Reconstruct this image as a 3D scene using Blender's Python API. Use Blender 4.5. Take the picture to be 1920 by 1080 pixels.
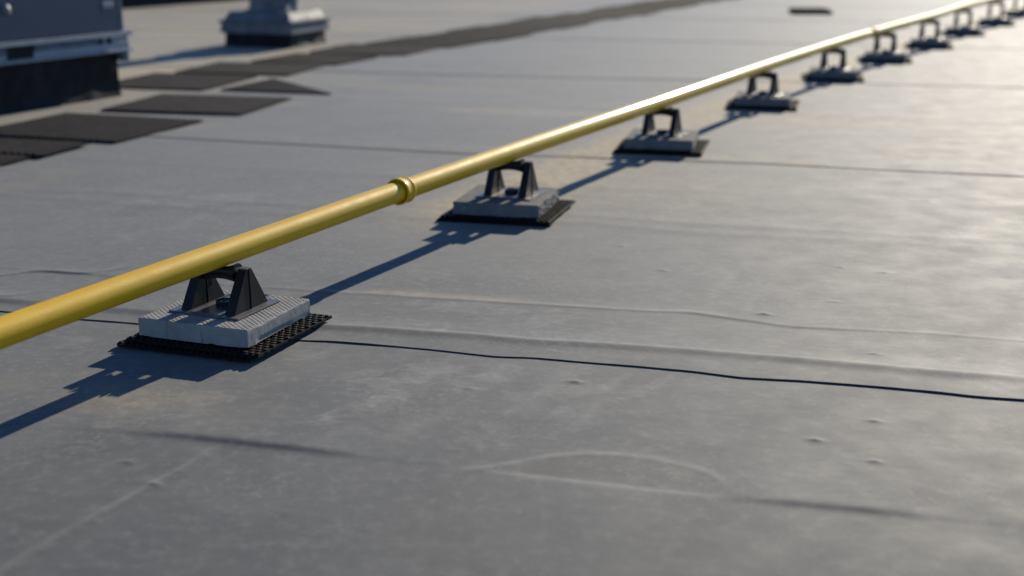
import bpy, bmesh, math, random
import numpy as np
from mathutils import Vector, Matrix
R = math.radians
random.seed(4); np.random.seed(4)
for o in list(bpy.data.objects): bpy.data.objects.remove(o)
SC = bpy.context.scene
C = SC.collection

# ------------------------------------------------------------------ camera, sky, sun, exposure
CAMH = 0.95
cd = bpy.data.cameras.new('camera'); cam = bpy.data.objects.new('camera', cd); C.objects.link(cam)
cam.location = (0, 0, CAMH); cam.rotation_euler = (R(90-15.295), 0, 0)
cd.sensor_width = 36; cd.lens = 36*2450/1920
cd.clip_start = 0.05; cd.clip_end = 400
cd.dof.use_dof = True; cd.dof.focus_distance = 3.12; cd.dof.aperture_fstop = 2.0
SC.camera = cam

SUN_AZ, SUN_EL = 25.6, 20.5            # azimuth clockwise from +Y
w = bpy.data.worlds.new('World'); SC.world = w; w.use_nodes = True
wn = w.node_tree; wn.nodes.clear()
sky = wn.nodes.new('ShaderNodeTexSky'); sky.sky_type = 'NISHITA'; sky.sun_disc = False
sky.sun_elevation = R(SUN_EL); sky.sun_rotation = R(SUN_AZ)
sky.altitude = 2500; sky.air_density = 1.0; sky.dust_density = 0.1; sky.ozone_density = 6.5
bg = wn.nodes.new('ShaderNodeBackground'); bg.inputs[1].default_value = 0.105
wo = wn.nodes.new('ShaderNodeOutputWorld')
wn.links.new(sky.outputs[0], bg.inputs[0]); wn.links.new(bg.outputs[0], wo.inputs[0])
ld = bpy.data.lights.new('sun', 'SUN'); sun = bpy.data.objects.new('sun', ld); C.objects.link(sun)
ld.energy = 5.0; ld.angle = R(0.5); ld.color = (1.0, 0.90, 0.73)
sd = Vector((math.sin(R(SUN_AZ))*math.cos(R(SUN_EL)), math.cos(R(SUN_AZ))*math.cos(R(SUN_EL)), math.sin(R(SUN_EL))))
sun.rotation_euler = sd.to_track_quat('Z', 'Y').to_euler()
SC.render.engine = 'CYCLES'
SC.view_settings.view_transform = 'Standard'; SC.view_settings.look = 'None'
SC.view_settings.exposure = 0.25; SC.view_settings.gamma = 1.0; SC.view_settings.use_curve_mapping = False

# ------------------------------------------------------------------ helpers
def tag(o, label=None, cat=None, group=None, kind=None):
    if label: o['label'] = label
    if cat: o['category'] = cat
    if group: o['group'] = group
    if kind: o['kind'] = kind
    return o
def empty(name, loc=(0, 0, 0), rz=0, **k):
    o = bpy.data.objects.new(name, None); C.objects.link(o); o.location = loc; o.rotation_euler = (0, 0, rz)
    o.empty_display_size = .05
    return tag(o, **k)
def link(name, me, mat, parent=None, smooth=False, bevel=0, loc=(0, 0, 0), rz=0, auto=None):
    o = bpy.data.objects.new(name, me); C.objects.link(o)
    if mat and not me.materials: me.materials.append(mat)
    if parent: o.parent = parent
    o.location = loc; o.rotation_euler = (0, 0, rz)
    if smooth: me.shade_smooth()
    if auto is not None:
        me.shade_smooth()
        try: me.set_sharp_from_angle(angle=R(auto))
        except Exception: pass
    if bevel:
        b = o.modifiers.new('bevel', 'BEVEL'); b.width = bevel; b.segments = 2; b.limit_method = 'ANGLE'; b.angle_limit = R(35)
    return o
class MB:
    def __init__(s): s.v = []; s.f = []
    def add(s, vs, fs):
        n = len(s.v); s.v += [tuple(p) for p in vs]; s.f += [tuple(i+n for i in f) for f in fs]
        return s
    def box(s, x0, x1, y0, y1, z0, z1):
        return s.add([(x0,y0,z0),(x1,y0,z0),(x1,y1,z0),(x0,y1,z0),(x0,y0,z1),(x1,y0,z1),(x1,y1,z1),(x0,y1,z1)],
                     [(3,2,1,0),(4,5,6,7),(0,1,5,4),(1,2,6,5),(2,3,7,6),(3,0,4,7)])
    def hexa(s, b, t):      # 4 bottom and 4 top points
        return s.add(list(b)+list(t), [(3,2,1,0),(4,5,6,7),(0,1,5,4),(1,2,6,5),(2,3,7,6),(3,0,4,7)])
    def lathe(s, prof, n=32, M=Matrix(), cap=True):   # prof = [(axial, radius)], axis = local z
        vs = []; fs = []
        for a, r in prof:
            for k in range(n):
                t = 2*math.pi*k/n; vs.append(M @ Vector((r*math.cos(t), r*math.sin(t), a)))
        m = len(prof)
        for i in range(m-1):
            for k in range(n):
                fs.append((i*n+k, i*n+(k+1) % n, (i+1)*n+(k+1) % n, (i+1)*n+k))
        if cap: fs += [tuple(range(n-1, -1, -1)), tuple(range((m-1)*n, m*n))]
        return s.add(vs, fs)
    def mesh(s, name):
        me = bpy.data.meshes.new(name); me.from_pydata(s.v, [], s.f); me.update(); return me
    def build(s, name, mat, parent=None, **k): return link(name, s.mesh(name), mat, parent, **k)
def grid_mesh(name, X, Y, Z, flip=False):
    nr, nc = X.shape
    co = np.stack([X, Y, Z], -1).reshape(-1, 3).astype(np.float32)
    i = np.arange(nr*nc).reshape(nr, nc)
    q = np.stack([i[:-1, :-1], i[:-1, 1:], i[1:, 1:], i[1:, :-1]], -1).reshape(-1, 4)
    if flip: q = q[:, ::-1]
    me = bpy.data.meshes.new(name)
    me.vertices.add(len(co)); me.vertices.foreach_set('co', co.ravel())
    me.loops.add(q.size); me.loops.foreach_set('vertex_index', q.ravel().astype(np.int32))
    me.polygons.add(len(q)); me.polygons.foreach_set('loop_start', np.arange(0, q.size, 4, dtype=np.int32))
    me.update(calc_edges=True); me.validate()
    return me

# value noise in numpy
class VN:
    def __init__(s, seed, n=256): s.t = np.random.RandomState(seed).rand(n, n)*2-1; s.n = n
    def __call__(s, x, y):
        xi = np.floor(x).astype(int); yi = np.floor(y).astype(int); fx = x-xi; fy = y-yi
        fx = fx*fx*(3-2*fx); fy = fy*fy*(3-2*fy); n = s.n
        a = s.t[xi % n, yi % n]; b = s.t[(xi+1) % n, yi % n]; c = s.t[xi % n, (yi+1) % n]; d = s.t[(xi+1) % n, (yi+1) % n]
        return (a*(1-fx)+b*fx)*(1-fy)+(c*(1-fx)+d*fx)*fy
vn1, vn2, vn3 = VN(1), VN(2), VN(3)

# ------------------------------------------------------------------ materials
class NT:
    def __init__(s, name):
        s.m = bpy.data.materials.new(name); s.m.use_nodes = True; s.t = s.m.node_tree
        s.p = s.t.nodes['Principled BSDF']; s.co = s.t.nodes.new('ShaderNodeTexCoord')
    def n(s, ty, **k):
        x = s.t.nodes.new(ty)
        for a, v in k.items(): setattr(x, a, v)
        return x
    def l(s, a, b): s.t.links.new(a, b)
    def noise(s, scale, detail=4, rough=.55, vec=None, out='Fac', dist=0):
        x = s.n('ShaderNodeTexNoise'); x.inputs['Scale'].default_value = scale; x.inputs['Detail'].default_value = detail
        x.inputs['Roughness'].default_value = rough; x.inputs['Distortion'].default_value = dist
        s.l(vec or s.co.outputs['Object'], x.inputs['Vector']); return x.outputs[out]
    def ramp(s, src, pts):
        x = s.n('ShaderNodeValToRGB'); e = x.color_ramp.elements
        while len(e) < len(pts): e.new(.5)
        for i, (p, c) in enumerate(pts):
            e[i].position = p; e[i].color = (c, c, c, 1) if not isinstance(c, tuple) else (*c, 1)
        s.l(src, x.inputs[0]); return x.outputs[0]
    def mix(s, fac, a, b, mode='MIX'):
        x = s.n('ShaderNodeMix', data_type='RGBA', blend_type=mode)
        for i, v in ((0, fac), (6, a), (7, b)):
            if hasattr(v, 'links'): s.l(v, x.inputs[i])
            elif i == 0: x.inputs[0].default_value = v
            else: x.inputs[i].default_value = (*v, 1)
        return x.outputs[2]
    def math(s, op, a, b=0.0, clamp=False):
        x = s.n('ShaderNodeMath', operation=op); x.use_clamp = clamp
        for i, v in ((0, a), (1, b)):
            if hasattr(v, 'links'): s.l(v, x.inputs[i])
            else: x.inputs[i].default_value = v
        return x.outputs[0]
    def set(s, **k):
        for a, v in k.items():
            i = s.p.inputs[a.replace('_', ' ')]
            if hasattr(v, 'links'): s.l(v, i)
            else: i.default_value = (*v, 1) if isinstance(v, tuple) else v
        return s
    def bump(s, h, strength=.2, dist=.001):
        x = s.n('ShaderNodeBump'); x.inputs['Strength'].default_value = strength; x.inputs['Distance'].default_value = dist
        s.l(h, x.inputs['Height']); s.l(x.outputs[0], s.p.inputs['Normal']); return s

def mat_membrane():
    t = NT('grey_roof_membrane')
    big = t.noise(0.9, 5, .6); mid = t.noise(5.5, 6, .62, dist=.6); fine = t.noise(30, 7, .68)
    spk = t.noise(260, 2, .5); fl = t.noise(75, 4, .6, dist=.4); msk = t.noise(2.6, 4, .6)
    base = t.mix(t.ramp(mid, [(.34, 0.0), (.68, 1.0)]), (0.060, 0.068, 0.072), (0.098, 0.104, 0.103))
    base = t.mix(t.ramp(big, [(.40, 0.0), (.66, .55)]), base, (0.128, 0.127, 0.116))
    base = t.mix(t.ramp(fine, [(.50, 0.0), (.70, .75)]), base, (0.165, 0.165, 0.156))
    base = t.mix(t.ramp(fine, [(.24, .60), (.42, 0.0)]), base, (0.050, 0.054, 0.057))
    base = t.mix(t.math('MULTIPLY', t.ramp(fl, [(.55, 0.0), (.68, .60)]), t.ramp(msk, [(.47, 0.0), (.60, 1.0)])), base, (0.22, 0.215, 0.20))
    base = t.mix(t.math('MULTIPLY', t.ramp(fl, [(.30, .6), (.42, 0.0)]), t.ramp(msk, [(.38, 1.0), (.52, 0.0)])), base, (0.045, 0.046, 0.048))
    base = t.mix(t.ramp(spk, [(.66, 0.0), (.74, .40)]), base, (0.25, 0.245, 0.225))
    at = t.n('ShaderNodeAttribute'); at.attribute_name = 'dust_and_bounce'
    sep = t.n('ShaderNodeSeparateColor'); t.l(at.outputs['Color'], sep.inputs[0])
    brk = t.ramp(t.noise(22, 5, .6), [(.30, .35), (.62, 1.0)])
    base = t.mix(t.math('MULTIPLY', sep.outputs[0], brk), base, (0.31, 0.295, 0.26))     # pale dust
    base = t.mix(t.math('MULTIPLY', sep.outputs[1], brk), base, (0.43, 0.34, 0.20))      # tan silt and painted pipe reflection
    base = t.mix(t.math('MULTIPLY', sep.outputs[2], brk), base, (0.05, 0.047, 0.048))       # dark grime and the dark line by the step
    ro = t.ramp(t.noise(7, 5, .6), [(.3, .72), (.7, .80)])
    sp = t.math('MULTIPLY', t.math('SUBTRACT', 1.0, t.math('MULTIPLY', sep.outputs[1], .6)), .27, True)
    t.set(Base_Color=base, Roughness=ro, Specular_IOR_Level=sp, Sheen_Weight=.14, Sheen_Roughness=.45, Sheen_Tint=(.95,.97,1.0))
    h = t.math('ADD', t.math('MULTIPLY', fine, 1.0), t.math('MULTIPLY', t.noise(420, 3), .35))
    return t.bump(h, .30, .0011).m
def mat_paint():
    t = NT('yellow_gas_pipe_paint')
    n = t.noise(9, 5, .6); sc = t.noise(60, 4, .7)
    base = t.mix(t.ramp(n, [(.35, 0.0), (.7, 1.0)]), (0.78, 0.45, 0.003), (0.83, 0.50, 0.010))
    base = t.mix(t.ramp(sc, [(.62, 0.0), (.80, .5)]), base, (0.38, 0.29, 0.06))
    base = t.mix(t.ramp(t.noise(170, 2), [(.72, 0.0), (.78, .6)]), base, (0.12, 0.10, 0.06))
    t.set(Base_Color=base, Roughness=t.ramp(t.noise(25, 3), [(.3, .52), (.7, .60)]), Specular_IOR_Level=.22, Coat_Weight=.34, Coat_Roughness=.10)
    return t.bump(t.noise(330, 3, .6), .6, .0010).m
def mat_plastic():
    t = NT('black_moulded_plastic')
    t.set(Base_Color=t.mix(t.ramp(t.noise(18, 5), [(.35, 0.0), (.7, 1.0)]), (0.008, 0.0078, 0.009), (0.020, 0.0175, 0.016)),
          Roughness=t.ramp(t.noise(30, 4), [(.3, .38), (.7, .55)]), Specular_IOR_Level=.28)
    return t.bump(t.noise(600, 2), .15, .0004).m
def mat_plate():
    t = NT('sky_lightened_plastic_plate')  # base grey lifted to stand in for sky reflection on the plastic
    t.set(Base_Color=t.mix(t.ramp(t.noise(25, 5), [(.35, 0.0), (.7, 1.0)]), (0.08, 0.08, 0.08), (0.15, 0.15, 0.14)),
          Roughness=.36, Specular_IOR_Level=.55)
    return t.bump(t.noise(500, 2), .12, .0004).m
def mat_concrete(name, dark=0.0):
    t = NT(name)
    a = t.noise(14, 6, .65); b = t.noise(70, 5, .6); p = t.noise(230, 2, .5)
    base = t.mix(t.ramp(a, [(.35, 0.0), (.68, 1.0)]), (0.27-.17*dark, 0.258-.16*dark, 0.238-.14*dark), (0.37-.22*dark, 0.355-.21*dark, 0.33-.19*dark))
    base = t.mix(t.ramp(b, [(.60, 0.0), (.80, .6)]), base, (0.50-.2*dark, 0.485-.2*dark, 0.46-.2*dark))
    base = t.mix(t.ramp(p, [(.66, 0.0), (.72, .75)]), base, (0.10, 0.095, 0.09))
    mp = t.n('ShaderNodeMapping'); mp.inputs['Scale'].default_value = (30, 30, 4)
    t.l(t.co.outputs['Object'], mp.inputs[0])
    st = t.noise(1.0, 4, .6, vec=mp.outputs[0])
    base = t.mix(t.ramp(st, [(.58, 0.0), (.70, .70)]), base, (0.085, 0.072, 0.052))
    t.set(Base_Color=base, Roughness=.88, Specular_IOR_Level=.3)
    return t.bump(t.math('ADD', b, t.noise(400, 3)), .5, .0009).m
def mat_simple(name, c1, c2, rough=.6, sc=20, metal=0.0, bump=.2, bs=150, spec=.5, rr=None):
    t = NT(name)
    t.set(Base_Color=t.mix(t.ramp(t.noise(sc, 5, .6), [(.33, 0.0), (.68, 1.0)]), c1, c2), Roughness=rough, Metallic=metal, Specular_IOR_Level=spec)
    if rr: t.set(Roughness=t.ramp(t.noise(sc*1.7, 4), [(.3, rr[0]), (.7, rr[1])]))
    return t.bump(t.noise(bs, 4), bump, .001).m
def mat_pad():
    t = NT('ribbed_rubber_walkway')
    big = t.noise(3.5, 5, .6)
    base = t.mix(t.ramp(big, [(.35, 0.0), (.7, 1.0)]), (0.008, 0.008, 0.011), (0.020, 0.020, 0.024))
    t.set(Base_Color=base, Roughness=.9, Specular_IOR_Level=.06)
    return t.bump(t.noise(120, 4), .25, .001).m
M_ROOF = mat_membrane(); M_PIPE = mat_paint(); M_PL = mat_plastic(); M_PLATE = mat_plate()
M_CON = mat_concrete('pale_concrete'); M_CON2 = mat_concrete('dirty_concrete', .74)
M_RUB = mat_simple('black_rubber_mat', (0.0035, 0.0035, 0.0035), (0.011, 0.0098, 0.0085), .5, 30, bump=.35, spec=.12, rr=(.5, .68))
M_PAD = mat_pad()
M_RIB = mat_simple('dusty_pad_ribs', (0.013, 0.013, 0.016), (0.032, 0.030, 0.033), .9, 12, spec=.08)
M_EDGE = mat_simple('black_membrane_edge', (0.010, 0.010, 0.011), (0.02, 0.02, 0.022), .6, 40)
M_EDGE2 = mat_simple('dusty_sheet_edge', (0.05, 0.05, 0.047), (0.08, 0.08, 0.075), .8, 30)
M_CURB = mat_simple('black_bitumen_flashing', (0.0025, 0.0028, 0.0034), (0.006, 0.006, 0.007), .5, 8, bump=.3, bs=14, spec=.25, rr=(.5, .7))
M_CAB = mat_simple('grey_painted_steel', (0.085, 0.09, 0.115), (0.10, 0.105, 0.13), .42, 6, bump=.06)
M_GALV = mat_simple('galvanised_steel', (0.13, 0.145, 0.16), (0.20, 0.215, 0.23), .42, 18, metal=.25, bump=.12, rr=(.5, .65))
M_RAIL = mat_simple('galvanised_rail', (0.27, 0.30, 0.33), (0.36, 0.39, 0.42), .45, 18, metal=.35, bump=.12)
M_HOOD = mat_simple('dull_painted_hood', (0.11, 0.125, 0.14), (0.19, 0.20, 0.21), .6, 12, bump=.12, spec=.3, rr=(.55, .7))
M_SHINE = mat_simple('polished_glint_steel', (0.5, 0.5, 0.5), (0.6, 0.6, 0.6), .2, 12, metal=1.0, bump=.02)
M_DARK = mat_simple('dark_opening', (0.006, 0.006, 0.007), (0.012, 0.012, 0.013), .8, 20)

# ------------------------------------------------------------------ the roof: overlapping membrane sheets
UA = R(105.6)
U = np.array([math.sin(UA), math.cos(UA)]); V = np.array([-U[1], U[0]])
def uv2w(u, v): return u*U[0]+v*V[0], u*U[1]+v*V[1]
SEAM1 = [(-30,2.77),(-2.6,2.775),(-2.151,2.772),(-2.037,2.769),(-1.9,2.762),(-1.759,2.768),(-1.531,2.757),(-1.306,2.747),(-1.215,2.76),(-1.127,2.763),(-0.98,2.765),(-0.807,2.752),(-0.722,2.767),(-0.608,2.767),(-0.498,2.77),(-0.353,2.768),(-0.245,2.754),(-0.12,2.767),(0.038,2.771),(0.169,2.77),(0.244,2.763),(0.34,2.77),(0.413,2.774),(30,2.77)]
SEAM2 = [(-30,5.55),(-4.515,5.566),(-3.889,5.552),(-3.311,5.517),(-2.851,5.493),(-2.388,5.477),(-1.762,5.447),(-0.877,5.526),(-0.471,5.542),(0.051,5.516),(0.586,5.528),(30,5.53)]
SEAM3 = [(-30,8.55),(-3.4,8.52),(-2.6,8.55),(-1.845,8.59),(-0.84,8.70),(0.88,8.78),(30,8.8)]
def ip(L, x): a = np.array(L); return np.interp(x, a[:, 0], a[:, 1])
def smooth_ip(L, x):
    d = .02; return (ip(L, x-d)+2*ip(L, x)+ip(L, x+d))/4
def rng(x, a, b, w=.06): return 1/(1+np.exp(-(x-a)/w*3))*1/(1+np.exp((x-b)/w*3))
R1 = [(-3,2.86),(-1.297,2.868),(-1.161,2.883),(-1.024,2.889),(-0.889,2.895),(-0.753,2.889),(-0.626,2.902),(-0.499,2.908),(-0.373,2.914),(-0.262,2.912),(-0.153,2.914),(-0.058,2.909),(0.048,2.907),(0.151,2.902),(0.352,2.91),(3,2.91)]
R2 = [(-3,3.16),(-1.368,3.173),(-1.28,3.187),(-1.187,3.185),(-1.055,3.194),(-0.923,3.199),(-0.722,3.208),(-0.554,3.218),(-0.432,3.237),(-0.376,3.227),(-0.279,3.205),(-0.172,3.178),(-0.069,3.188),(0.033,3.202),(0.159,3.215),(0.379,3.209),(3,3.2)]
R3 = [(-3,4.1),(-2.023,4.066),(-1.276,4.166),(-0.915,4.214),(-0.549,4.166),(-0.209,4.189),(0.12,4.203),(0.461,4.131),(3,4.15)]
R3B = [(-3,4.33),(-0.939,4.323),(-0.567,4.294),(-0.217,4.308),(0.121,4.297),(0.476,4.295),(3,4.3)]
B1 = [(-3,2.07),(-1.571,2.084),(-1.439,2.103),(-1.27,2.115),(-1.0,2.118),(-0.6,2.118),(-0.2,2.114),(0.283,2.132),(3,2.14)]
BUB = [(-0.72,2.105),(-0.681,2.112),(-0.637,2.134),(-0.604,2.164),(-0.563,2.202),(-0.519,2.23),(-0.471,2.249),(-0.412,2.257),(-0.35,2.251),(-0.288,2.237),(-0.247,2.218),(-0.219,2.191),(-0.204,2.135)]
DIAG = [(1.0,-1.27),(1.534,-1.241),(1.613,-1.24),(1.685,-1.231),(1.746,-1.221),(1.821,-1.206),(1.906,-1.194),(1.986,-1.175),(2.087,-1.169),(2.2,-1.165)]
RT = [(3.2,.305),(3.26,.322),(3.49,.372),(3.70,.422),(3.86,.472),(4.3,.56)]
LL1 = [(-2.6,3.05),(-2.37,3.08),(-2.33,3.15),(-2.26,3.164),(-2.19,3.164),(-2.14,3.17),(-2.118,3.216),(-2.08,3.28)]
LL2 = [(-2.6,2.89),(-2.232,2.882),(-2.2,2.89),(-2.165,2.975)]
BLIS = [(-0.591,2.635,1.2),(-0.239,3.271,1.3),(-0.076,3.446,0.8),(0.035,2.999,1.0),(0.04,2.564,1),(-0.738,3.911,0.9),(-0.565,3.643,0.9),(-0.41,3.464,0.5),(-0.07,3.827,0.9),(0.053,3.797,0.9),(-0.068,2.428,1.2),(0.042,2.35,1),(-0.555,4.476,0.8),(-1.192,1.9,1.0),(-1.291,1.977,.8),(-0.803,2.533,0.6),(-0.638,4.665,0.9),(-1.9,3.5,.8),(-2.2,3.9,.9),(-1.6,4.9,1),(.2,4.9,1.1)]
STAIN = [[-0.993,2.456,0.068,0.047],[-0.794,2.582,0.047,0.035],[-0.688,2.506,0.028,0.02],[-0.69,2.243,0.041,0.017],[-0.617,2.725,0.072,0.031],[-1.001,3.119,0.126,0.03],[-1.057,2.945,0.066,0.037],[-0.787,3.068,0.054,0.043],[-0.005,2.326,0.059,0.047],[-0.572,2.456,0.027,0.016],[-0.558,2.595,0.034,0.02],[-1.049,2.567,0.035,0.029],[0.291,2.979,0.072,0.081],[-2.544,4.063,0.077,0.06],[-2.314,4.227,0.098,0.082],[-1.254,2.647,0.025,0.021],[-1.033,2.265,0.032,0.018],[0.434,4.368,0.069,0.066],[0.382,4.559,0.107,0.107],[-1.826,2.593,0.051,0.027],[-1.357,2.269,0.066,0.067],[-1.797,6.867,0.348,0.088],[-1.876,3.763,0.104,0.064],[-.93,2.62,.06,.05],[-.75,2.66,.03,.05],[-.45,2.62,.02,.05],[-1.0,2.36,.03,.06]]

def asym(d, h, wf, wb):      # crest at d=0, d<0 faces the camera
    return h*np.where(d < 0, np.exp(-(d/wf)**2), 1/(1+(d/wb)**2)*np.exp(-np.abs(d)/(4*wb)))
def fold(d, a, w_, L):        # a rise that faces the camera, dying away behind
    return a*(.5+.5*np.tanh(d/w_))*np.exp(-np.maximum(d, 0)/L)
def height(u, v):
    z = .0016*vn1(u*1.3+7, v*1.7+3)+.0005*vn2(u*4.1, v*5.3)+.00018*vn3(u*13, v*17)+.00012*vn2(u*47, v*61)
    near = v < 5.7
    # the lap's own far crest
    z += near*asym(v-smooth_ip(R1, u), .0060*rng(u, -2.6, 2.5)*(1+.25*vn1(u*5, 0*v)), .030, .07)
    z += near*asym(v-smooth_ip(R2, u), .0026*(.55+.45*rng(u, -.45, -.02))*(1+.3*vn2(u*4, 0*v)), .012, .03)
    z += near*asym(v-smooth_ip(R3, u), .0030, .05, .09)
    z += near*asym(v-smooth_ip(R3B, u), .0032*rng(u, -1.6, 3), .05, .06)
    z += near*asym(v-(4.9+.05*vn1(u*2, 0*v)), .0022, .07, .10)
    b = v-smooth_ip(B1, u)
    amp = .0062*rng(u, -1.33, -.93, .10)+.0008*rng(u, -1.7, -.70, .1)-.0016*rng(u, -.62, -.22, .04)+.0058*rng(u, -.17, .10, .10)+.0012*rng(u, .0, 3, .1)
    z += fold(b, amp, .013, .10)
    bb = v-smooth_ip(BUB, u); z += rng(u, -.69, -.21, .03)*asym(bb, .0008, .012, .03)
    z += rng(v, .8, 2.08, .03)*.0020*np.exp(-((u-ip(DIAG, v))/.012)**2)*(1+.5*vn1(v*14, 0*u))
    z += rng(v, 3.25, 4.3, .05)*.0022*(.5+.5*np.tanh((u-ip(RT, v))/.012))*np.exp(-np.maximum(u-ip(RT, v), 0)/.25)
    z += rng(u, -2.9, -2.08, .03)*asym(v-smooth_ip(LL1, u), .0035, .012, .05)
    z += rng(u, -2.9, -2.165, .03)*asym(v-smooth_ip(LL2, u), .0026, .012, .04)
    z += near*rng(u, -3.2, -1.4, .1)*asym(v-(4.22+.05*vn2(u*3, 0*v)), .003, .04, .08)
    for a, c, s in BLIS:
        du = u-a; dv = v-c
        z += .0038*s*np.exp(-(np.abs(du+.3*dv)/(.006+.006*s))**1.2-(np.abs(dv)/(.005+.004*s))**1.3)
    far = v > 5.7
    z += far*(.0030*np.exp(-((v-7.2-.1*vn1(u*.8, 0*v))/.10)**2)+.003*np.exp(-((v-10.2-.1*vn2(u*.7, 0*v))/.15)**2))
    # raised repair patch on the left
    pu = (u+3.55)/.42; pv = (v-4.35)/.26; z += .004/(1+np.exp((np.maximum(np.abs(pu), np.abs(pv))-1)*60))
    return z
PXY = np.array([(-1.42, 1.42), (-.698, 3.055), (.002, 4.442), (.675, 5.86), (1.403, 7.341), (2.13, 8.746), (2.816, 9.99), (3.53, 11.225), (4.278, 12.619), (5.063, 13.952), (5.87, 15.4), (8.6, 20.4)])
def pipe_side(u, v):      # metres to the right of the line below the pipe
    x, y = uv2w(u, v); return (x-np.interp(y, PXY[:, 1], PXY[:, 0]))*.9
def dust_and_bounce(u, v):
    r = np.zeros_like(u); g = np.zeros_like(u); b = np.zeros_like(u)
    ln = lambda d, s: np.exp(-(d/s)**2)
    nz = .5+.5*vn2(u*9, v*9)
    r += .55*ln(v-smooth_ip(R1, u)-.004, .010)*rng(u, -1.4, 2)
    r += .50*ln(v-smooth_ip(R2, u)-.006, .012)*(1-rng(u, -.33, -.02))*rng(u, -1.45, 2)
    g += .45*ln(v-smooth_ip(R2, u)-.028, .022)*rng(u, -1.3, -.86)
    r += .55*ln(v-smooth_ip(BUB, u)-.006, .012)*rng(u, -.69, -.21, .02)
    r += .50*ln(v-smooth_ip(B1, u)-.004, .008)*rng(u, -.63, -.2, .03)
    inside = (v < smooth_ip(BUB, u)) & (v > smooth_ip(B1, u)); g += .07*inside*rng(u, -.69, -.2, .02)
    r += .45*ln(u-ip(DIAG, v)+.004, .008)*rng(v, .8, 2.08, .03)*nz
    r += .45*ln(v-smooth_ip(LL1, u), .012)*rng(u, -2.9, -2.08, .03)+.45*ln(v-smooth_ip(LL2, u), .010)*rng(u, -2.9, -2.165, .03)
    b += .35*rng(v, 3.2, 3.9, .05)*ln(u-ip(RT, v)+.012, .016)  # darker line along the left side of the step
    for i, (a, c, ru, rv) in enumerate(STAIN):
        uu = u-a-.45*(v-c)*(1 if i % 3 else -.2)
        q = (uu/(ru*.95))**2+((v-c)/(rv*1.6))**2+1.3*vn1(u*13+i*7, v*17)+.9*vn2(u*38+i, v*46)+.5*vn3(u*100, v*120)
        k = 1/(1+np.exp((q-.7)*3)); edge = np.exp(-((q-.75)/.30)**2)
        r += .30*k*(.6+.4*vn3(u*30, v*30))+.24*edge*np.exp(-np.maximum(0, (uu/(ru*1.8))**2+((v-c)/(rv*2.6))**2-1))
    for a, v0, v1, wd, am in ((-.95,2.15,2.72,.030,.30),(-.82,2.2,2.70,.018,.32),(-.66,2.3,2.7,.022,.28),(-.52,2.35,2.72,.014,.30),(-.30,3.0,3.6,.012,.35),(-.36,3.45,3.95,.02,.22),(-.62,4.3,5.3,.03,.28),(.10,5.5,6.6,.03,.30),(.12,4.3,5.3,.02,.25),(-1.22,2.5,2.72,.02,.25),(-2.2,3.5,4.6,.04,.2)):
        cu = a+.16*(v-(v0+v1)/2)+.02*vn1(v*6+a*9, 0*u)
        r += am*np.exp(-((u-cu)/(wd*(1+.5*vn2(v*8, 0*u+a))))**2)*rng(v, v0, v1, .08)*np.clip(.55+.9*vn3(u*25, v*16), 0, 1)
    ed = np.exp(-((np.maximum(np.abs((u+3.55)/.42), np.abs((v-4.35)/.26))-1)/.045)**2); b += .42*ed*(u > -4.2); g += .3*ed
    b += .30*np.exp(-(((u+3.34)/.10)**2+((v-4.52)/.03)**2))*(vn2(u*25, v*30) > 0)
    # drying rings, silt, and the pipe's reflected light painted tan
    g += .45*np.exp(-(((u+1.55)/.30)**2+((v-2.28)/.10)**2))*nz
    g += .55*ln(v-5.64-.03*vn1(u*3, 0*v), .05)*rng(u, -1.3, -.2)
    g += .50*np.exp(-(((u+.95)/.6)**2+((v-4.95)/.55)**2))*(.4+.6*nz)
    g += .35*np.exp(-(((u+.30)/.6)**2+((v-7.0)/.9)**2))*(.4+.6*nz)
    g += .25*ln(v-6.85, .09)*rng(u, -2.3, -.9)
    g += .30*ln(v-(6.95+.1*vn2(u, 0*v)), .10)*rng(u, -1, 4)
    b += .55*np.exp(-(((u+.262)/.016)**2+((v-2.72)/.012)**2))+.45*np.exp(-(((u+.268)/.02)**2+((v-2.66)/.010)**2))
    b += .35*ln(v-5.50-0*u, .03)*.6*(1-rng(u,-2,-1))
    rr = (v > 5.6)*(v < 8.4)
    g += .18*rr*(vn1(u*.8, v*2.2) > .25)
    pd = pipe_side(u, v); g += 1.5*np.exp(-((pd+.20)/.16)**2)*rng(v, 4.1, 40, .3)*(.8+.2*vn2(u*3, v*3))  # warm light off the pipe, painted into the roof as a tan band
    # pollen film toward the far left
    g += .75*rng(u, -14, -4.1, .4)*rng(v, 7.2, 30, .6)*(.7+.3*vn1(u*1.5, v*3))
    g += .30*rng(u, -5.2, -3.9, .15)*rng(v, 4.5, 8.5, .3)
    return np.clip(np.stack([r, g, b, np.ones_like(u)], -1), 0, 1)

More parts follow.
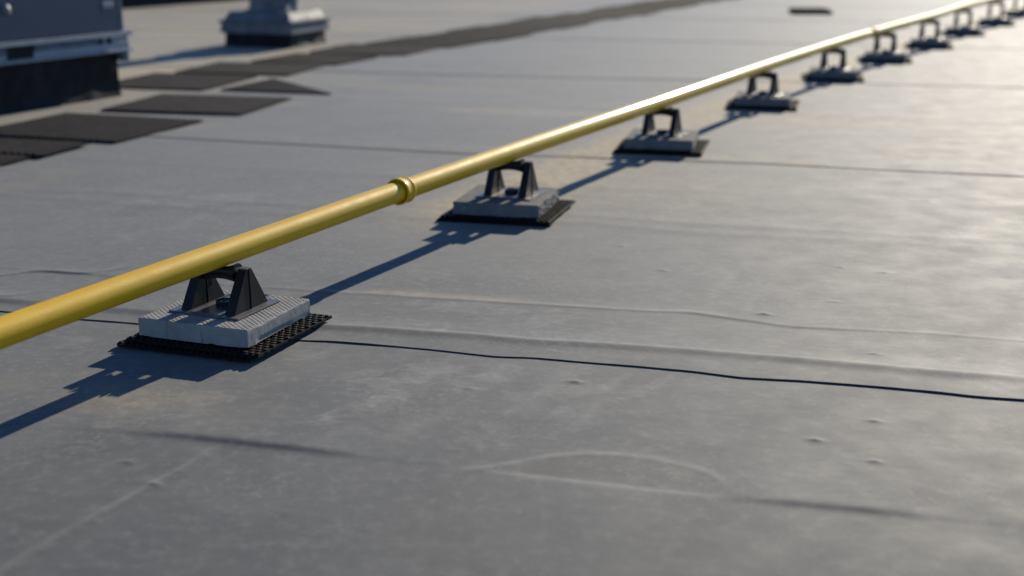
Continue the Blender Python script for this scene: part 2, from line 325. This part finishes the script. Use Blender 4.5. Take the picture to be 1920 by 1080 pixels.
roof = empty('flat_roof', kind='structure')
def spacing(a, b, f):
    out = [a]
    while out[-1] < b: out.append(out[-1]+f(out[-1]))
    out[-1] = b; return np.array(out)
def sheet(s0, s1, vnear, vfar, ucols, frow, thick=.0034, lap=.05):
    """one membrane sheet from seam s0 to seam s1 (with the part that runs on under the next sheet)"""
    u = ucols; a = smooth_ip(s0, u) if s0 else np.full_like(u, vnear); b = (smooth_ip(s1, u)+lap) if s1 else np.full_like(u, vfar)
    t = spacing(vnear, vfar, frow); t = (t-vnear)/(vfar-vnear)
    T, UU = np.meshgrid(t, u, indexing='ij')
    VV = a[None]*(1-T)+b[None]*T
    Z = height(UU, VV)
    if s0:   # lifted front lap
        d = VV-a[None]; Z = Z+(thick+(.0010*np.clip((a[None]*0+UU)/1.0, -1, .8) if thick > .003 else 0))*(1-np.clip((d-.06)/.22, 0, 1)**2*(3-2*np.clip((d-.06)/.22, 0, 1)))+.0012*np.maximum(0, vn1(UU*6, 0*UU))*np.exp(-d/.02)
    if s1:   # tuck below the next sheet
        d = VV-(b[None]-lap); Z = Z-.0006*(d > -.002)
    X, Y = uv2w(UU, VV)
    me = grid_mesh('membrane_sheet', X, Y, Z)
    ca = me.color_attributes.new('dust_and_bounce', 'FLOAT_COLOR', 'POINT'); ca.data.foreach_set('color', dust_and_bounce(UU, VV).astype(np.float32).ravel())
    o = link('membrane_sheet', me, M_ROOF, roof, smooth=True)
    if s0:   # the cut front edge of the sheet
        x, y = uv2w(u, a); zt = Z[0]; zb = height(u, a)-.001
        x2, y2 = uv2w(u, a-.0006)
        e = grid_mesh('sheet_edge', np.stack([x2, x]), np.stack([y2, y]), np.stack([zb, zt+.0001]))
        link('sheet_edge', e, M_EDGE if thick > .003 else M_EDGE2, o)
    return o
def ucols(lo, hi, d, LO=-24, HI=24):
    core = np.arange(lo, hi+d/2, d); L = []; x = lo; s = d
    while x > LO: s *= 1.25; x -= s; L.append(x)
    Rr = []; x = hi; s = d
    while x < HI: s *= 1.25; x += s; Rr.append(x)
    return np.array(L[::-1]+list(core)+Rr)
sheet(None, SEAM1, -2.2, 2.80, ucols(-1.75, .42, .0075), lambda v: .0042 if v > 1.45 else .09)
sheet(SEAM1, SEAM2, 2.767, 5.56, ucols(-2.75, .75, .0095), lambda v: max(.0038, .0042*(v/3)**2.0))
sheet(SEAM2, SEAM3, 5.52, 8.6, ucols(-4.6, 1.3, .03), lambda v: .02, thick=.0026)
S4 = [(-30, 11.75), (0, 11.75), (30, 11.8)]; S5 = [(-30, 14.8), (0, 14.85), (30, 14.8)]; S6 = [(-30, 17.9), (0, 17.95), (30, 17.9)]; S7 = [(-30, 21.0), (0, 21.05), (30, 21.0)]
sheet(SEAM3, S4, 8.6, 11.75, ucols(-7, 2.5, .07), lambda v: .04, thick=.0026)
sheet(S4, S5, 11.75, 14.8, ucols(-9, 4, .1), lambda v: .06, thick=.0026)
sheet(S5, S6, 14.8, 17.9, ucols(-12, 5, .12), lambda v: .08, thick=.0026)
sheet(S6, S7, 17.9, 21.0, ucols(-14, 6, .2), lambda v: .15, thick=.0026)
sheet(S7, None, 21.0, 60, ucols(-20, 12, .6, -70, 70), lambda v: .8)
# wide plain roof below and around the sheets
MB().box(-60, 60, -12, 62, -.30, -.012).build('roof_deck', M_ROOF, roof)

# ------------------------------------------------------------------ walkway pads
GP = 'ribbed rubber walkway pads'
pad_me = {}
def make_pad(name, loc, rz, sx, sy, label, z=.004):
    rnd = random.Random(int(abs(loc[0]*100)))
    key = (round(sx, 2), round(sy, 2))
    if key not in pad_me:
        m = MB(); m.box(-sx/2, sx/2, -sy/2, sy/2, 0, .007)
        r = MB(); p = .036; n = int(sx/p)
        for i in range(n):
            x = -sx/2+.006+i*p
            if x+.018 > sx/2: break
            r.add([(x, -sy/2+.006, .0071), (x+.018, -sy/2+.006, .0071), (x+.014, -sy/2+.008, .0120), (x+.004, -sy/2+.008, .0120),
                   (x, sy/2-.006, .0071), (x+.018, sy/2-.006, .0071), (x+.014, sy/2-.008, .0120), (x+.004, sy/2-.008, .0120)],
                  [(0, 1, 2, 3), (7, 6, 5, 4), (1, 5, 6, 2), (2, 6, 7, 3), (4, 0, 3, 7)])
        pad_me[key] = (m.mesh('pad_base'), r.mesh('ribs'))
    e = empty(name, (loc[0], loc[1], z), rz, label=label, cat='roof mat', group=GP)
    a, b = pad_me[key]
    link('pad_base', a, M_PAD, e, bevel=.002); o = link('ribs', b, M_RIB, e); o['kind'] = 'stuff'
    return e
# u, v centre, size, turn, z
PADS = [(-3.88, 4.44, .78, .80, 0, .004, 'ribbed black mat nearest the camera, at the left edge of the picture'),
        (-3.84, 5.01, .79, .36, 0, .011, 'narrow second ribbed black mat at the left edge, touching the nearest one'),
        (-3.77, 5.68, .84, .76, -3, .004, 'whole ribbed black mat in front of the air handler curb, third from the camera'),
        (-3.68, 6.63, .82, .72, 3, .004, 'blue-black ribbed mat near the corner of the air handler, fourth from the camera'),
        (-4.38, 7.62, .76, .82, 2, .004, 'ribbed mat just past the air handler corner, touching its corner in view'),
        (-4.28, 8.50, .84, .74, 3, .004, 'ribbed mat in front of the shadow of the metal vent'),
        (-4.14, 9.28, .72, .70, -4, .004, 'ribbed mat directly in front of the metal vent'),
        (-4.06, 10.08, .70, .74, 5, .004, 'ribbed mat by the right corner of the metal vent')]
tri = [uv2w(-3.885, 7.27), uv2w(-3.145, 7.258), uv2w(-3.85, 7.93)]
me_ = MB().add([(a, b, .005) for a, b in tri]+[(a, b, .013) for a, b in tri], [(2, 1, 0), (3, 4, 5), (0, 1, 4, 3), (1, 2, 5, 4), (2, 0, 3, 5)]).mesh('walkway_pad')
tag(link('walkway_pad', me_, M_PAD, None, bevel=.002), 'triangular cut-off mat pointing toward the yellow pipe', 'roof mat', GP)
for k, (pu, pv, sx, sy, dr, z, lab) in enumerate(PADS):
    x, y = uv2w(pu, pv); make_pad('walkway_pad', (x, y), -R(15.6)+R(dr), sx, sy, lab, z)
# the run of pads that goes on to the top of the picture
A0 = np.array([-1.18, 10.6]); A1 = np.array([3.4, 20.8]); L = np.linalg.norm(A1-A0); D = (A1-A0)/L
ordn = ['first', 'second', 'third', 'fourth', 'fifth', 'sixth', 'seventh', 'eighth', 'ninth', 'tenth', 'eleventh', 'twelfth', 'thirteenth', 'fourteenth', 'fifteenth']
n = int(L/.80)
for k in range(n):
    P = A0+D*(.80*k+.3); off = (k*37 % 5-2)*.025
    make_pad('walkway_pad', (P[0]+off-.02*k*.0, P[1]-off*.4), -R(22+(k*13 % 7-3)), .84, .78, '%s mat beyond the metal vent in the dark strip running to the top edge' % ordn[k])
lone = make_pad('walkway_pad', (3.56, 15.9), -R(4), .44, .55, 'small lone dark mat out on the open roof above the pipe'); lone.scale.z = 4

# ------------------------------------------------------------------ pipe path
SUP = [(-.698, 3.055, .200, 23.0, 20.5, 20.0), (-.002, 4.462, .214, 20, 14.5, 15), (.675, 5.86, .213, 22, 12.5, 13), (1.403, 7.341, .219, 24, 13, 14),
       (2.13, 8.746, .228, 24, 12, 12), (2.816, 9.99, .238, 26, 15, 14), (3.53, 11.225, .25, 26, 16, 17), (4.278, 12.619, .258, 27, 17, 16), (5.063, 13.952, .268, 27, 18, 18), (5.87, 15.40, .275, 28, 19, 18)]
PTS = [(-2.2, -.35, .19), (-1.42, 1.42, .195), (-1.03, 2.33, .198)]+[(a, b, c) for a, b, c, *_ in SUP]+[(6.8, 17.1, .28), (8.6, 20.4, .28), (11.5, 25.6, .28)]
P = np.array(PTS)
# gentle smoothing spline through the points (parameter y)
def catmull(P, n=14):
    out = []
    Q = np.vstack([2*P[0]-P[1], P, 2*P[-1]-P[-2]])
    for i in range(1, len(Q)-2):
        p0, p1, p2, p3 = Q[i-1:i+3]
        for t in np.linspace(0, 1, n, endpoint=False):
            out.append(.5*((2*p1)+(-p0+p2)*t+(2*p0-5*p1+4*p2-p3)*t*t+(-p0+3*p1-3*p2+p3)*t**3))
    out.append(P[-1]); return np.array(out)
Ps = P.copy()
for k in range(3, len(P)-1):
    pass
path = catmull(Ps)
PR = .0305
def path_at(y):
    return Vector((np.interp(y, path[:, 1], path[:, 0]), y, np.interp(y, path[:, 1], path[:, 2])))
def tube(pts, r, n=48):
    m = MB(); rows = []
    for i, p in enumerate(pts):
        d = (Vector(pts[min(i+1, len(pts)-1)])-Vector(pts[max(i-1, 0)])).normalized()
        sx = d.cross(Vector((0, 0, 1))).normalized(); up = sx.cross(d)
        rows.append([Vector(p)+r*(math.cos(2*math.pi*k/n)*sx+math.sin(2*math.pi*k/n)*up) for k in range(n)])
    vs = [v for r_ in rows for v in r_]; fs = []
    for i in range(len(rows)-1):
        for k in range(n):
            fs.append((i*n+k, (i+1)*n+k, (i+1)*n+(k+1) % n, i*n+(k+1) % n))
    return m.add(vs, fs)
gas = empty('gas_pipe', (0, 0, 0), label='long yellow painted gas pipe running diagonally over black supports', cat='pipe')
CY = [3.79, 9.62]
bounds = [path[0, 1], CY[0]+.01, CY[1]+.01, path[-1, 1]]
for a, b in zip(bounds[:-1], bounds[1:]):
    ys = sorted({a, b, *[y for y in path[:, 1] if a < y < b]})
    tube([tuple(path_at(y)) for y in ys], PR).build('pipe_length', M_PIPE, gas, smooth=True)
for y in CY:
    p = path_at(y); d = (path_at(y+.05)-path_at(y-.05)).normalized()
    M = Matrix.Translation(p) @ d.to_track_quat('Z', 'Y').to_matrix().to_4x4()
    prof = [(-.004, .0310), (.012, .0318), (.010, .0335), (-.006, .0350), (-.0095, .0375), (-.009, .0390), (-.005, .0400), (.001, .0396), (.004, .0388), (.028, .0386), (.031, .0398), (.0345, .0402), (.038, .0390), (.0395, .0345), (.043, .0318), (.050, .0306)]
    MB().lathe(prof, 56, M, cap=False).build('coupling', M_PIPE, gas, smooth=True)

# ------------------------------------------------------------------ rubber mats, blocks and supports
def mat_meshes(sx, sy, seed, rag=.0):
    rnd = random.Random(seed)
    m = MB(); n = 26; pts = []
    per = [(-sx/2+sx*i/n, -sy/2) for i in range(n)]+[(sx/2, -sy/2+sy*i/n) for i in range(n)]+[(sx/2-sx*i/n, sy/2) for i in range(n)]+[(-sx/2, sy/2-sy*i/n) for i in range(n)]
    per = [(x+rnd.uniform(-1, 1)*rag, y+rnd.uniform(-1, 1)*rag) for x, y in per]; N = len(per)
    m.add([(x, y, 0) for x, y in per]+[(x, y, .0058) for x, y in per], [tuple(range(N-1, -1, -1)), tuple(range(N, 2*N))]+[(i, (i+1) % N, N+(i+1) % N, N+i) for i in range(N)])
    s = MB(); p = .0165; j = 0; y = -sy/2+.008
    while y < sy/2-.006:
        x = -sx/2+.008+(p/2 if j % 2 else 0)
        while x < sx/2-.006:
            rr = .0052; k = 8
            s.lathe([(.0056, rr+.0004), (.0092, rr), (.0099, rr-.0009)], k, Matrix.Translation((x+rnd.uniform(-.0004, .0004), y, 0)))
            x += p
        y += p*.98; j += 1
    return m.mesh('sheet'), s.mesh('studs')
matA = mat_meshes(.362, .345, 1, .0008); matB = mat_meshes(.362, .345, 2, .0022); matC = mat_meshes(.382, .378, 3, .0012); matD = mat_meshes(.390, .372, 4, .0025)
def rubber_mat(loc, rz, mm, label, tilt=(0, 0)):
    e = empty('rubber_mat', loc, rz, label=label, cat='rubber mat', group='studded rubber mats under the blocks')
    e.rotation_euler = (tilt[0], tilt[1], rz)
    link('sheet', mm[0], M_RUB, e); o = link('studs', mm[1], M_RUB, e); o['kind'] = 'stuff'
    return e

def block_mesh(seed, rough, chips, W=.298, D=.290, H=.044, fine=True):
    """paver: closed box of grids, expanded-metal imprint on top, worn edges and broken sides"""
    nx = 331 if fine else 111; nz = 16
    a = VN(seed+10); b = VN(seed+20)
    def imprint(x, y):
        px, py = .0160, .0072            # staggered rhombs with narrow sunk joints
        py = .0135; px = .0170
        e1 = (((x/px) % 1-.5)*2)**2+(((y/py) % 1-.5)*2.1)**2; e2 = (((x/px+.5) % 1-.5)*2)**2+(((y/py+.5) % 1-.5)*2.1)**2
        return -.0020*np.clip((np.minimum(e1, e2)-.42)/.40, 0, 1)
    def wear(x, y, z):
        # x,y,z arrays in the box; returns displaced coordinates
        ex = W/2-np.abs(x); ey = D/2-np.abs(y); ez = H-z
        top = (ez < .006)
        r = .004+.002*a(x*60, y*60)
        # rounded top edge
        k = np.maximum(0, r-np.minimum(ex, ey)); z2 = z-top*(k**2/np.maximum(r, 1e-4))*.9
        # broken, rough side faces
        side_x = ex < .0005; side_y = ey < .0005
        low = np.clip((.016-z)/.016, 0, 1)
        rx = rough*(.0008*a(y*30+3, z*45)+.0004*b(y*120, z*130))
        x2 = x-np.sign(x)*side_x*(np.abs(rx)+low*chips*.006*np.clip(b(y*14+2, x*0+.3)+.15, 0, 1)*(x > 0))
        ry = rough*.5*(.0010*a(x*45, z*70)+.0006*b(x*150, z*160))
        y2 = y-np.sign(y)*side_y*np.abs(ry)
        z3 = z2+(z < .0005)*(side_x | side_y)*chips*.003*np.clip(a(x*40, y*40), 0, 1)
        return x2, y2, z3
    gx = np.linspace(-W/2, W/2, nx); gy = np.linspace(-D/2, D/2, nx); gz = np.linspace(0, H, nz)
    faces = []
    X, Y = np.meshgrid(gx, gy); Z = np.full_like(X, H); faces.append((X, Y, Z, False))
    X, Y = np.meshgrid(gx, gy); faces.append((X, Y, X*0, True))
    X, Z = np.meshgrid(gx, gz); faces.append((X, X*0-D/2, Z, False)); faces.append((X, X*0+D/2, Z, True))
    Y, Z = np.meshgrid(gy, gz); faces.append((Y*0-W/2, Y, Z, True)); faces.append((Y*0+W/2, Y, Z, False))
    bm = bmesh.new()
    for i, (x, y, z, fl) in enumerate(faces):
        if i == 1: x = x[::nx-1, ::nx-1]; y = y[::nx-1, ::nx-1]; z = x*0
        x2, y2, z2 = wear(x, y, z)
        if i == 0:
            m = np.clip(np.minimum(W/2-np.abs(x), D/2-np.abs(y))/.006, 0, 1)
            z2 = z2+m*(imprint(x, y)*(1+.35*b(x*18, y*18))+.0004*a(x*30, y*30))
        me = grid_mesh('t', x2, y2, z2, fl); bm.from_mesh(me); bpy.data.meshes.remove(me)
    bmesh.ops.remove_doubles(bm, verts=bm.verts, dist=.00005)
    me = bpy.data.meshes.new('block'); bm.to_mesh(me); bm.free()
    return me
blkA = block_mesh(1, .35, 1.1); blkB = block_mesh(2, 5.0, 1.0, W=.300, D=.322, fine=False); blkC = block_mesh(3, 2.0, .6, W=.302, D=.315, fine=False)

def support(loc, rz, zpipe, label):
    """two tent-shaped legs on a plate with a waisted roller between them; zpipe = pipe axis above the plate bottom"""
    e = empty('pipe_support', loc, rz, label=label, cat='pipe support', group='black plastic roller supports under the gas pipe')
    ra = .0115; zr = zpipe-PR-ra          # roller axis
    T = .0035; H = zr+.0105               # leg top
    m = MB(); m.box(-.1, .1, -.09, .09, 0, T)
    m.build('base_plate', M_PLATE, e, bevel=.0012)
    m = MB()                             # moulded frame strips and rim on the plate
    for x0, x1 in ((-.046, -.043), (.043, .046)): m.box(x0, x1, -.086, .086, T-.0002, T+.0022)
    m.box(-.0425, .0425, -.083, -.080, T-.0002, T+.0018); m.box(-.0425, .0425, .080, .083, T-.0002, T+.0018)
    m.build('plate_rim', M_PLATE, e, bevel=.0004)
    # hexagonal adjuster cup with a screw head
    m = MB(); ro, ri, hh = .0235, .0195, .013; vs = []
    for r_, z_ in ((ro, T), (ro, T+hh), (ri, T+hh), (ri, T+.004)):
        vs += [(r_*math.cos(k*math.pi/3+.26), r_*math.sin(k*math.pi/3+.26), z_) for k in range(6)]
    fs = [(j*6+k, j*6+(k+1) % 6, (j+1)*6+(k+1) % 6, (j+1)*6+k) for j in range(3) for k in range(6)]+[tuple(range(18, 24))]
    m.add(vs, fs); m.build('hex_cup', M_PL, e, bevel=.0006)
    MB().lathe([(T+.003, .013), (T+.009, .013), (T+.0105, .0115), (T+.0105, .008), (T+.007, .0075), (T+.0068, .0005)], 24, cap=False).build('adjuster_screw', M_PLATE, e, auto=30)
    for s in (-1, 1):
        cx = s*.0625; hb, ht = .0142, .0115
        def prism(m, ya0, ya1, yb0, yb1, xb, xt):     # y range at base and at top
            m.hexa([(cx-xb, ya0, T), (cx+xb, ya0, T), (cx+xb, ya1, T), (cx-xb, ya1, T)], [(cx-xt, yb0, H), (cx+xt, yb0, H), (cx+xt, yb1, H), (cx-xt, yb1, H)])
        m = MB(); prism(m, -.071, -.0045, -.0125, -.0035, hb, ht); prism(m, .0010, .071, .0010, .0125, hb, ht); prism(m, -.0046, .0011, -.0036, .0011, hb-.0035, ht-.003)
        leg = m.build('leg', M_PL, e, bevel=.0009)
        m = MB(); m.hexa([(cx-hb-.0016, -.0006, T), (cx+hb+.0016, -.0006, T), (cx+hb+.0016, .0012, T), (cx-hb-.0016, .0012, T)], [(cx-ht-.0012, -.0006, H+.002), (cx+ht+.0012, -.0006, H+.002), (cx+ht+.0012, .0012, H+.002), (cx-ht-.0012, .0012, H+.002)])
        m.build('rib', M_PL, leg, bevel=.0003)
        # slotted ladder mark on the inner face
        xi = cx-s*(hb-.0006); m = MB()
        for yy in (.004, .0105): m.box(min(xi, xi-s*.0018), max(xi, xi-s*.0018), yy+.006, yy+.008, .045, .078)
        m.box(min(xi, xi-s*.0018), max(xi, xi-s*.0018), .0101, .0185, .056, .058); m.box(min(xi, xi-s*.0018), max(xi, xi-s*.0018), .0101, .0185, .0425, .0448)
        m.build('slot_frame', M_PL, leg)
        # top cap and axle bearing
        m = MB(); m.box(cx-.0125, cx+.0125, -.0105, .0105, H+.0002, H+.0032)
        m.box(cx-s*.0125-.004, cx-s*.0125+.004, -.016, -.004, H-.004, H+.0026)
        m.build('top_cap', M_PLATE, leg, bevel=.0006)
        m = MB(); m.box(min(cx-s*.0125, cx-s*.0195), max(cx-s*.0125, cx-s*.0195), -.012, .012, zr-.016, zr+.008)
        m.build('bearing', M_PL, leg, bevel=.0015)
    prof = []
    for k in range(-14, 15):
        x = k/14; prof.append((x*.0415, ra+.0115*abs(x)**2.1))
    prof = [(-.0425, .006), (-.0425, .0225)]+prof+[(.0425, .0225), (.0425, .006)]
    M = Matrix.Translation((0, 0, zr)) @ Matrix.Rotation(R(90), 4, 'Y')
    MB().lathe(prof, 40, M).build('roller', M_PL, e, auto=40)
    # arched yoke carrying the roller
    m = MB(); N = 14; vs = []
    for yy in (-.0075, .0075):
        for k in range(N+1):
            x = -.046+.092*k/N; q = (x/.046)**2
            vs += [(x, yy, zr-.018-.007*q), (x, yy, zr-.005-.004*q)]
    n2 = 2*(N+1); fs = []
    for k in range(N):
        a = 2*k; fs += [(a, a+2, a+3, a+1), (n2+a+1, n2+a+3, n2+a+2, n2+a), (a+1, a+3, n2+a+3, n2+a+1), (a, n2+a, n2+a+2, a+2)]
    m.add(vs, fs); m.build('yoke', M_PL, e)
    return e

where = ['nearest the camera', 'just past the pipe coupling', 'third from the camera', 'fourth from the camera', 'fifth from the camera', 'sixth from the camera, at the far pipe coupling', 'seventh from the camera', 'eighth from the camera', 'ninth from the camera', 'farthest, cut by the right edge']
for i, (x, y, zp, rs, rb, rm) in enumerate(SUP):
    z0 = .0036 if i == 0 else .003
    c, s = math.cos(R(-rb)), math.sin(R(-rb))
    bx, by = (x+.004, y-.010) if i == 0 else (x, y-.012)
    if i == 1: bx, by = x-.014, y-.004
    w_ = where[i]
    if i == 0:
        rubber_mat((bx-.013, by-.004, z0), R(-rm), matB, 'lower of the two studded mats under the nearest block')
        rubber_mat((bx+.012, by+.000, z0+.0099), R(-rm-1.2), matA, 'upper of the two studded mats, directly under the nearest pale block')
        zb = z0+.0198
    else:
        rubber_mat((bx-.006, by-.004, z0), R(-rm+1.5), matD, 'lower black studded mat under the block %s' % w_)
        rubber_mat((bx+.008, by+.004, z0+.0099), R(-rm-1), matC, 'upper black studded mat under the block %s' % w_)
        zb = z0+.0198
    b = link('concrete_block', [blkA, blkB, blkC, blkB][i] if i < 4 else (blkC if i % 2 else blkB), M_CON if i in (0,) else M_CON2, None, loc=(bx, by, zb), rz=R(-rb), auto=42)
    if i == 0: lab = 'pale concrete block with diamond-textured top, nearest the camera, on two studded mats'
    elif i == 1: lab = 'rough-sided dark concrete block just past the pipe coupling'
    else: lab = 'square concrete block on a rubber mat, %s' % w_
    tag(b, lab, 'concrete block', 'square concrete blocks under the pipe supports')
    zt = zb+.0448
    if i == 0: lab = 'black plastic roller support nearest the camera, on the pale textured block'
    else: lab = 'black plastic roller support on its block, %s' % w_
    support((x, y, zt), R(-rs), zp-zt, lab)

# ------------------------------------------------------------------ rooftop air handler on its curb (left edge)
def wrinkled(name, mat, parent, L_, Hh, n, m_, org, du, nrm, amp, seed, flip=False):
    g = VN(seed); a = np.linspace(0, L_, n); b = np.linspace(0, Hh, m_); A_, B_ = np.meshgrid(a, b)
    h = amp*(g(A_*5+B_*3, B_*4)+.4*g(A_*11+5, B_*12-A_*4))+amp*1.6*np.maximum(0, 1-B_/.06)
    X = org[0]+du[0]*A_+nrm[0]*h; Y = org[1]+du[1]*A_+nrm[1]*h; Z = org[2]+B_
    return link(name, grid_mesh(name, X, Y, Z, flip), mat, parent, smooth=True)
def air_unit(loc, rz, label, front=True, LEN=2.6, WID=1.5, zc=.262, top=1.35):
    e = empty('air_handler', loc, rz, label=label, cat='rooftop unit', group='metal air handlers on black curbs')
    m = MB(); m.box(-WID, -.012, -LEN, -.012, 0, zc); cb = m.build('curb', M_CURB, e)
    wrinkled('curb_flashing', M_CURB, cb, LEN, zc, 130, 20, (0, -LEN, 0), (0, 1), (1, 0), .007, 5)
    wrinkled('curb_flashing', M_CURB, cb, WID, zc, 70, 20, (0, 0, 0), (-1, 0), (0, 1), .007, 6)
    # rail: lower channel, upper lip, bright return strips, fork pockets and lifting holes
    m = MB(); m.box(-WID-.04, .045, -LEN-.04, .095, zc, zc+.012); m.box(-WID, .022, -LEN, .088, zc+.012, zc+.052); rail = m.build('base_rail', M_RAIL, e, bevel=.002)
    m = MB(); m.box(-WID-.04, .050, -LEN-.04, .105, zc+.092, zc+.100); m.box(-WID, .018, -LEN, .085, zc+.0525, zc+.0915); m.box(-WID-.03, .044, -LEN-.03, .098, zc+.1005, zc+.116)
    m.build('rail_lip', M_RAIL, rail, bevel=.002)
    for y0, y1 in ((-LEN, -.86), (-.66, -.175)):
        m = MB(); m.hexa([(.0185, y0, zc+.053), (.036, y0, zc+.056), (.036, y1, zc+.056), (.0185, y1, zc+.053)], [(.0185, y0, zc+.089), (.026, y0, zc+.086), (.026, y1, zc+.086), (.0185, y1, zc+.089)])
        m.build('rail_strip', M_GALV, rail)
    MB().box(.0185, .0235, -.855, -.665, zc+.020, zc+.0885).build('fork_pocket', M_DARK, rail)
    for y in (-.145, -.075):
        MB().lathe([(0, .021), (.003, .021)], 20, Matrix.Translation((.0182, y, zc+.066)) @ Matrix.Rotation(R(90), 4, 'Y')).build('lifting_hole', M_DARK, rail)
    # corner bracket below the rail
    MB().box(-.06, .040, .012, .060, zc-.055, zc-.001).build('corner_clip', M_GALV, rail, bevel=.003)
    zb = zc+.1165
    m = MB(); m.box(-WID, .0, -LEN, .055, zb, top); cab = m.build('cabinet', M_CAB, e, bevel=.006)
    m = MB(); m.box(.0005, .010, -.895, .030, zb+.004, top-.05); pn = m.build('access_panel', M_CAB, e, bevel=.003)
    m = MB(); m.box(.0005, .010, -LEN+.02, -.925, zb+.004, top-.05); pn2 = m.build('access_panel', M_CAB, e, bevel=.003)
    MB().box(.0003, .0012, -.925, -.895, zb+.002, top-.05).build('panel_gap', M_DARK, cab)
    MB().box(-.012, .0135, .032, .060, zb+.002, top-.02).build('corner_trim', M_GALV, cab, bevel=.002)
    for (yc, zz) in ((-.825, zb+.165), (-.06, zb+.150)):
        m = MB(); m.box(.0102, .013, yc-.055, yc+.055, zz-.045, zz+.06); hp = m.build('handle_plate', M_CAB, pn, bevel=.003)
        M = Matrix.Translation((.013, yc, zz)) @ Matrix.Rotation(R(90), 4, 'Y')
        if yc < -.5:
            MB().lathe([(0, .030), (.012, .030), (.020, .022), (.022, .004)], 24, M).build('handle', M_GALV, pn, auto=40)
        else:
            MB().box(.0132, .021, yc-.04, yc+.04, zz-.012, zz+.022).build('handle', M_RAIL, pn, bevel=.004)
    m = MB(); m.box(-WID-.05, .05, -LEN-.05, .05, top, top+.04); m.build('roof_panel', M_CAB, e, bevel=.006)
    for k in range(9):
        MB().lathe([(0, .006), (.003, .006), (.0045, .003)], 8, Matrix.Translation((.010, -.05-.28*k, zb+.022)) @ Matrix.Rotation(R(90), 4, 'Y')).build('screw', M_GALV, pn)
    return e
air_unit((-2.335, 7.81, 0), -R(26), 'large grey air handler on a black curb at the left edge of the picture')
air_unit((-3.70, 19.2, 0), -R(28), 'far dark air handler behind the metal vent, cut by the top edge', LEN=3.4)

# ------------------------------------------------------------------ metal roof vent
v = empty('roof_vent', (-1.835, 11.02, .0), -R(20), label='square galvanised roof vent with a round stack on a black curb', cat='roof vent')
S = .66
m = MB(); m.box(-S+.025, -.025, .025, S-.025, 0, .16); cb = m.build('curb', M_CURB, v)
wrinkled('curb_flashing', M_CURB, cb, S-.04, .15, 40, 12, (-S+.02, .02, 0), (1, 0), (0, -1), .008, 8)
wrinkled('curb_flashing', M_CURB, cb, S-.04, .15, 40, 12, (-.02, .02, 0), (0, 1), (1, 0), .008, 9)
m = MB(); o_ = .012
m.hexa([(-S-o_, -o_, .115), (o_, -o_, .115), (o_, S+o_, .115), (-S-o_, S+o_, .115)], [(-S-o_*.4, -.004, .20), (.004, -.004, .20), (.004, S+.004, .20), (-S-.004, S+.004, .20)])
m.hexa([(-S-.022, -.022, .2002), (.022, -.022, .2002), (.022, S+.022, .2002), (-S-.022, S+.022, .2002)], [(-S-.022, -.022, .222), (.022, -.022, .222), (.022, S+.022, .222), (-S-.022, S+.022, .222)])
m.hexa([(-S+.01, .01, .2222), (-.01, .01, .2222), (-.01, S-.01, .2222), (-S+.01, S-.01, .2222)], [(-S+.05, .05, .292), (-.05, .05, .292), (-.05, S-.05, .292), (-S+.05, S-.05, .292)])
m.build('metal_hood', M_HOOD, v, bevel=.006)
m = MB(); m.lathe([(.293, .25), (.300, .25), (.302, .225), (.33, .215), (.43, .215), (.44, .235), (.455, .235)], 48, Matrix.Translation((-S/2, S/2, 0))); m.build('collar', M_HOOD, v, auto=35)
m = MB(); m.lathe([(.456, .15), (.90, .15)], 40, Matrix.Translation((-S/2, S/2, 0))); m.build('stack', M_GALV, v, auto=35)
m = MB(); m.lathe([(.93, .20), (.95, .20), (1.02, .03)], 40, Matrix.Translation((-S/2, S/2, 0))); m.build('rain_cap', M_GALV, v, auto=35)
MB().lathe([(.9005, .012), (.9295, .012)], 12, Matrix.Translation((-S/2+.13, S/2, 0))).add([], []).build('cap_post', M_GALV, v)
m = MB(); m.lathe([(.2925, .018), (.345, .018), (.353, .010)], 20, Matrix.Translation((-.085, .12, 0))); m.build('glint_stub', M_SHINE, v, auto=35)  # polished stub added to give the vent a glint

# ------------------------------------------------------------------ crumbs of debris
def pebble(loc, s, label, mat):
    bm = bmesh.new(); bmesh.ops.create_icosphere(bm, subdivisions=2, radius=s)
    for q in bm.verts: q.co = Vector((q.co.x*1.3, q.co.y, q.co.z*.7))*(1+random.uniform(-.22, .22))
    me = bpy.data.meshes.new('pebble'); bm.to_mesh(me); bm.free()
    tag(link('pebble', me, mat, None, loc=loc), label, 'pebble', 'tiny concrete crumbs in front of the nearest mat')
pebble((-.690, 2.893, .0045), .0032, 'larger white crumb at the front edge of the nearest rubber mat', M_CON)
pebble((-.682, 2.889, .0035), .0022, 'smaller white crumb at the front edge of the nearest rubber mat', M_CON)
